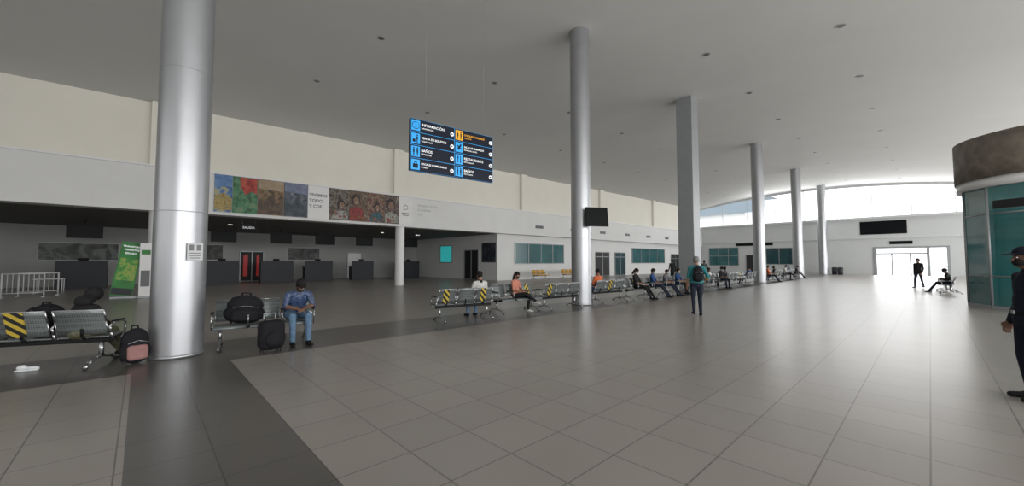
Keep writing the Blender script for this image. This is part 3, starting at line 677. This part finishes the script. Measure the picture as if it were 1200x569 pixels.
# ---------------------------------------------------------------- televisions
def tv(name,loc,yaw,w,h,label,pole=None,tilt=0,arm=None):
    e=empty(name,loc,yaw)
    r=rotx(tilt)
    MB().box((0,0,0),(w,.06,h),'black',rot=r,bev=.01).obj('housing',e)
    MB().box(r@Vector((0,-.032,0)),(w-.05,.006,h-.05),'screen',rot=r).obj('screen',e)
    if pole: MB().cyl((0,.06,0),(0,.06,pole),.025,'black',seg=10).box((0,.06,pole-.01),(.14,.14,.02),'black').box((0,.045,0),(.2,.05,.2),'black').obj('ceiling_mount',e)
    if arm: MB().tube([(0,.03,0),arm],.03,'black').obj('wall_bracket',e)
    tag(e,label,'television'); return e
tv('television',(-8.19,11.92,3.2),R(62),.88,.70,'black flat television bracketed to the aluminium column',tilt=R(-8),arm=(-.24,.36,0))
for x,y in ((-32,-2.3),(-32,3.95),(-32,7.3),(-32,10.3),(-32,13.4),(-32,17.6)):
    tv('television',(x,y,3.28),R(90),1.4,.8,'black television hanging above the check-in counters',pole=.62)['group']='check-in screens'
tv('display_screen',(-3.65,Y1-.035,5.55),0,4.0,1.55,'large black display screen on the entrance wall')
tv('display_screen',(-2.2,Y1-.035,3.75),0,1.9,.36,'narrow dark display above the bright entrance')
tv('display_screen',(-17,Y1-.035,4.0),0,4.6,.4,'long narrow dark display over the service doors')
# ---------------------------------------------------------------- check-in counters
def counter(x,y,w):
    e=empty('check_in_counter',(x,y,0))
    MB().b2(-.35,.30,-w/2,w/2,.06,1.12,'counter',bev=.01).obj('counter_body',e)
    MB().b2(.30,.40,-w/2,w/2,.0,1.62,'counter',bev=.01).obj('front_panel',e)
    MB().b2(-.3,.3,-w/2+.03,w/2-.03,0,.06,'black').obj('plinth',e)
    MB().b2(-.4,.30,-w/2-.03,w/2+.03,1.12,1.17,'ink',bev=.01).obj('worktop',e)
    MB().b2(-.1,-.06,-.22,.22,1.45,1.80,'black').b2(-.09,-.07,-.03,.03,1.17,1.47,'black').b2(-.17,0,-.1,.1,1.17,1.185,'black').obj('monitor',e)
    tag(e,'dark grey check-in counter with a tall front panel','counter','check-in counters')
for y,w in ((-2.5,2.1),(4.2,1.9),(7.6,2.2),(10.6,2.1),(14.2,1.9),(18.8,1.9)): counter(-34.5,y,w)
def poster(name,loc,yaw,w,h,m,label,shapes=None):
    e=empty(name,loc,yaw)
    MB().b2(-w/2,w/2,-.03,0,0,h,'frame').obj('frame',e); MB().b2(-w/2+.04,w/2-.04,-.036,-.03,.04,h-.04,m).obj('printed_sheet',e)
    return tag(e,label,'poster')
poster('wall_poster',(X0+.0,-2.9,1.65),R(90),3.6,1.15,picmat('poster_grey',[(.03,.04,.04),(.08,.09,.08),(.16,.18,.17),(.05,.06,.05)],1.2,1),'wide grey landscape poster on the back wall')
poster('wall_poster',(X0+.0,3.9,1.7),R(90),1.6,1.2,picmat('poster_dark',[(.02,.02,.02),(.06,.06,.05),(.12,.13,.12)],1.5,1),'dark framed poster on the back wall')
poster('wall_poster',(X0+.0,10.5,1.7),R(90),2.6,1.1,picmat('poster_mid',[(.03,.03,.03),(.08,.08,.08),(.15,.15,.14)],1.5,1),'dark grey framed poster on the back wall')
poster('wall_poster',(-25.8,21.6,1.5),0,1.9,1.7,picmat('poster_blackblue',[(.01,.01,.015),(.03,.04,.06),(.08,.08,.09)],1.8,1),'dark advertising poster beside the corner')
poster('wall_poster',(WX,33.4,.3),R(90),1.4,2.3,picmat('poster_blue',[(.02,.09,.22),(.2,.32,.45),(.03,.12,.3)],1.2,1),'tall blue advertising poster on the white wall')
def hsign(loc,yaw,w,h,pole,txt,label):
    e=empty('hanging_sign',loc,yaw)
    MB().b2(-w/2,w/2,-.04,.04,0,h,'black',bev=.008).obj('sign_box',e)
    MB().cyl((-w*.3,0,h),(-w*.3,0,pole),.01,'frame',seg=6).cyl((w*.3,0,h),(w*.3,0,pole),.01,'frame',seg=6).obj('rods',e)
    if txt: mk('lettering',textmesh(txt,h*.5,'twhite','CENTER'),e,(0,-.041,h*.3),(math.pi/2,0,0))
    else: MB().b2(-.15,.15,-.046,-.04,h*.42,h*.58,'twhite').box((-.12,-.043,h*.5),(.12,.006,.03),'twhite',rot=roty(-.8)).box((-.12,-.043,h*.5-.0),(.12,.006,.03),'twhite',rot=roty(.8)).obj('arrow_symbol',e)
    tag(e,label,'sign')
hsign((-26.5,4.4,3.35),R(80),1.0,.35,.55,'SALIDA','small black hanging sign with white lettering')
hsign((-26,14.9,3.4),R(65),.75,.28,.5,'','small black hanging arrow sign')
e=empty('notice_sheet',(-8.508,.66,1.62),R(90+22))
MB().b2(-.115,.115,-.006,0,0,.29,mat('paper_grey_white',(.55,.56,.57),.6)).obj('sheet',e)
MB().b2(-.09,-.02,-.009,-.006,.16,.26,'ink').b2(.02,.09,-.009,-.006,.16,.26,'ink').b2(-.09,.09,-.009,-.006,.11,.125,'ink').b2(-.09,.09,-.009,-.006,.07,.085,'ink').b2(-.07,.07,-.009,-.006,.03,.045,'ink').obj('printed_symbols',e)
tag(e,'white notice sheet with grey symbols taped to the column','notice')
def banner():
    e=empty('banner_stand',(-24.0,-.42,0),R(84)); g1=mat('banner_green',(.03,.22,.04),.5,var=.3,scale=2); g2=picmat('banner_lime',[(.03,.22,.03),(.12,.38,.06),(.35,.42,.08),(.05,.3,.04)],3,1)
    r=rotx(R(-4))@roty(R(8))
    MB().box((0,0,1.27),(.70,.02,2.35),g1,rot=r).obj('printed_sheet',e)
    MB().b2(-.5,.35,-.15,.15,0,.09,'frame',bev=.01).obj('base',e)
    MB().tube([(-.1,.05,.05),(.1,.15,2.3)],.012,'chrome',6).obj('support_pole',e)
    b=MB(); b.box(Vector((0,0,1.27))+r@Vector((0,-.014,-.02)),(.58,.006,.95),g2,rot=r); b.box(Vector((0,0,1.27))+r@Vector((0,-.014,-.98)),(.66,.006,.28),'counter',rot=r)
    b.obj('printed_picture',e)
    for j,t in enumerate(('TRANSPORTE','TERRESTRE','SEGURO')):
        o=mk('lettering',textmesh(t,.10,'twhite','CENTER',.002),e); o.matrix_local=Matrix.Translation((0,0,1.27))@r@Matrix.Translation((0,-.014,.95-j*.15))@rotx(math.pi/2)
    tag(e,'green printed banner stand leaning with white lettering','banner')
    e=empty('banner_stand',(-23.7,.16,0),R(84))
    MB().b2(-.2,.2,-.01,.01,.08,2.4,'white').obj('printed_sheet',e); MB().b2(-.22,.22,-.12,.12,0,.08,'frame',bev=.01).obj('base',e)
    MB().b2(-.15,.15,-.014,-.01,1.9,2.1,g1).b2(-.15,.15,-.014,-.01,.5,1.2,'ink').obj('printed_picture',e)
    tag(e,'narrow white printed banner stand beside the white column','banner')
banner()
for bx_,by_ in ((-27.5,-3.75),(-28.7,-3.45)):
    e=empty('white_barrier',(bx_,by_,0)); wb='framew'
    b=MB(); b.tube([(0,-.6,0.03),(0,-.6,1.05),(0,.6,1.05),(0,.6,.03)],.03,wb); b.tube([(0,-.6,.2),(0,.6,.2)],.02,wb); b.obj('rail_frame',e)
    b=MB()
    for k in range(7): b.cyl((0,-.45+k*.15,.2),(0,-.45+k*.15,1.05),.014,wb,seg=6)
    b.obj('vertical_bars',e)
    MB().b2(-.25,.25,-.65,-.55,0,.03,wb).obj('foot',e); MB().b2(-.25,.25,.55,.65,0,.03,wb).obj('foot',e)
    tag(e,'short white tubular metal barrier standing on the floor','barrier','white barriers')
e=empty('side_table',(-30.3,-3.3,0)); MB().b2(-.4,.4,-.5,.5,.7,.74,'white',bev=.01).obj('table_top',e)
for sx in (-.35,.35):
    for sy in (-.45,.45): MB().cyl((sx,sy,0),(sx,sy,.7),.02,'white').obj('table_leg',e)
tag(e,'small white table beside the barrier','table')
for x,y in ((-7.4,61.0),(-8.0,61.5),(-23.4,31.9)):
    e=empty('waste_bin',(x,y,0)); MB().cyl((0,0,0),(0,0,.8),.25,'counter',r2=.28,seg=20).obj('bin_body',e); MB().cyl((0,0,.8),(0,0,.88),.29,'black',r2=.2,seg=20).obj('lid',e); tag(e,'dark cylindrical waste bin on the tiled floor','bin','waste bins')
dl=MB().cyl((0,0,-.012),(0,0,.03),.14,'lensr',seg=20).mesh('downlight'); dli=MB().cyl((0,0,-.02),(0,0,-.01),.10,'lens',seg=20).mesh('lens')
for x in (-19,-14.3,-6.2,-1.9):
    for k in range(10):
        y=5.6+k*5.8+(.9 if x in(-14.3,-1.9) else 0)
        e=empty('downlight',(x,y,cz(x,y)-.005)); mk('ring',dl,e); mk('lens',dli,e); tag(e,'small round recessed downlight in the ceiling','light','ceiling downlights')
sl=mat('lit_panel',(.9,.9,.85),.5,emit=(1,.97,.9),estr=1.2)
for y in (-6,4,14):
    o=MB().cyl((0,0,-.02),(0,0,.02),.12,sl,seg=16).obj('ceiling_light',loc=(-30,y,3.9)); tag(o,'small lit round lamp in the dropped ceiling','light','soffit lamps')
# ---------------------------------------------------------------- outdoors
struct(MB().b2(-80,60,Y1+.25,160,-.1,0,'concrete').obj('ground_outside'))
struct(MB().b2(X1+.2,60,-40,Y1+.25,-.1,0,'concrete').obj('ground_outside_side'))
e=empty('neighbouring_building',(-42,95,0)); MB().b2(-12,16,-4,4,0,12.5,'wall').obj('walls',e)
b=MB(); 
for k in range(12):
    a0=-12+32*k/12;a1=-12+32*(k+1)/12; f=lambda a:12.5+2.6*math.sin(math.pi*(a+12)/56)
    b.poly([(a0,-5,f(a0)),(a1,-5,f(a1)),(a1,5,f(a1)),(a0,5,f(a0))],'outbld'); b.poly([(a0,-5,11.6),(a1,-5,11.6),(a1,-5,f(a1)),(a0,-5,f(a0))],'outbld')
b.obj('curved_roof',e); tag(e,'pale building with curved blue-grey roof outside the windows','building')
# ---------------------------------------------------------------- lighting
w=bpy.data.worlds.new('World'); sc.world=w; w.use_nodes=True
bg=w.node_tree.nodes['Background']; bg.inputs[0].default_value=(.96,.98,1,1); bg.inputs[1].default_value=2.2
def area(loc,rot,sx,sy,p,col=(1,1,1)):
    l=bpy.data.lights.new('daylight_or_fill','AREA'); l.shape='RECTANGLE'; l.size=sx; l.size_y=sy; l.energy=p; l.color=col
    o=bpy.data.objects.new('daylight_or_fill',l); COL.objects.link(o); o.location=loc; o.rotation_euler=rot; return o
area((X1-.3,25,3.9),(0,R(90),0),4.4,66,5700,(1,.985,.965))
area((-2,Y0+.3,4.0),(R(90),0,0),24,6.,550,(1,.985,.965))  # unseen fill lamp added behind the camera; this wall has no window
area((-5,Y1-.6,8.4),(R(-90),0,0),24,2.2,1050,(.99,.995,1))
area((-2.0,Y1-.6,1.6),(R(-90),0,0),5,3,250,(.99,.995,1))
area((-30,5,3.8),(0,0,0),8,24,110,(1,.97,.92))
# ---------------------------------------------------------------- camera
cam=bpy.data.cameras.new('Camera'); co=bpy.data.objects.new('Camera',cam); COL.objects.link(co)
cam.sensor_width=36; cam.lens=36*461/1200; cam.clip_end=400; cam.clip_start=.05
co.location=(0,0,1.6); co.rotation_euler=(R(90+2.67),0,R(46.7)); sc.camera=co
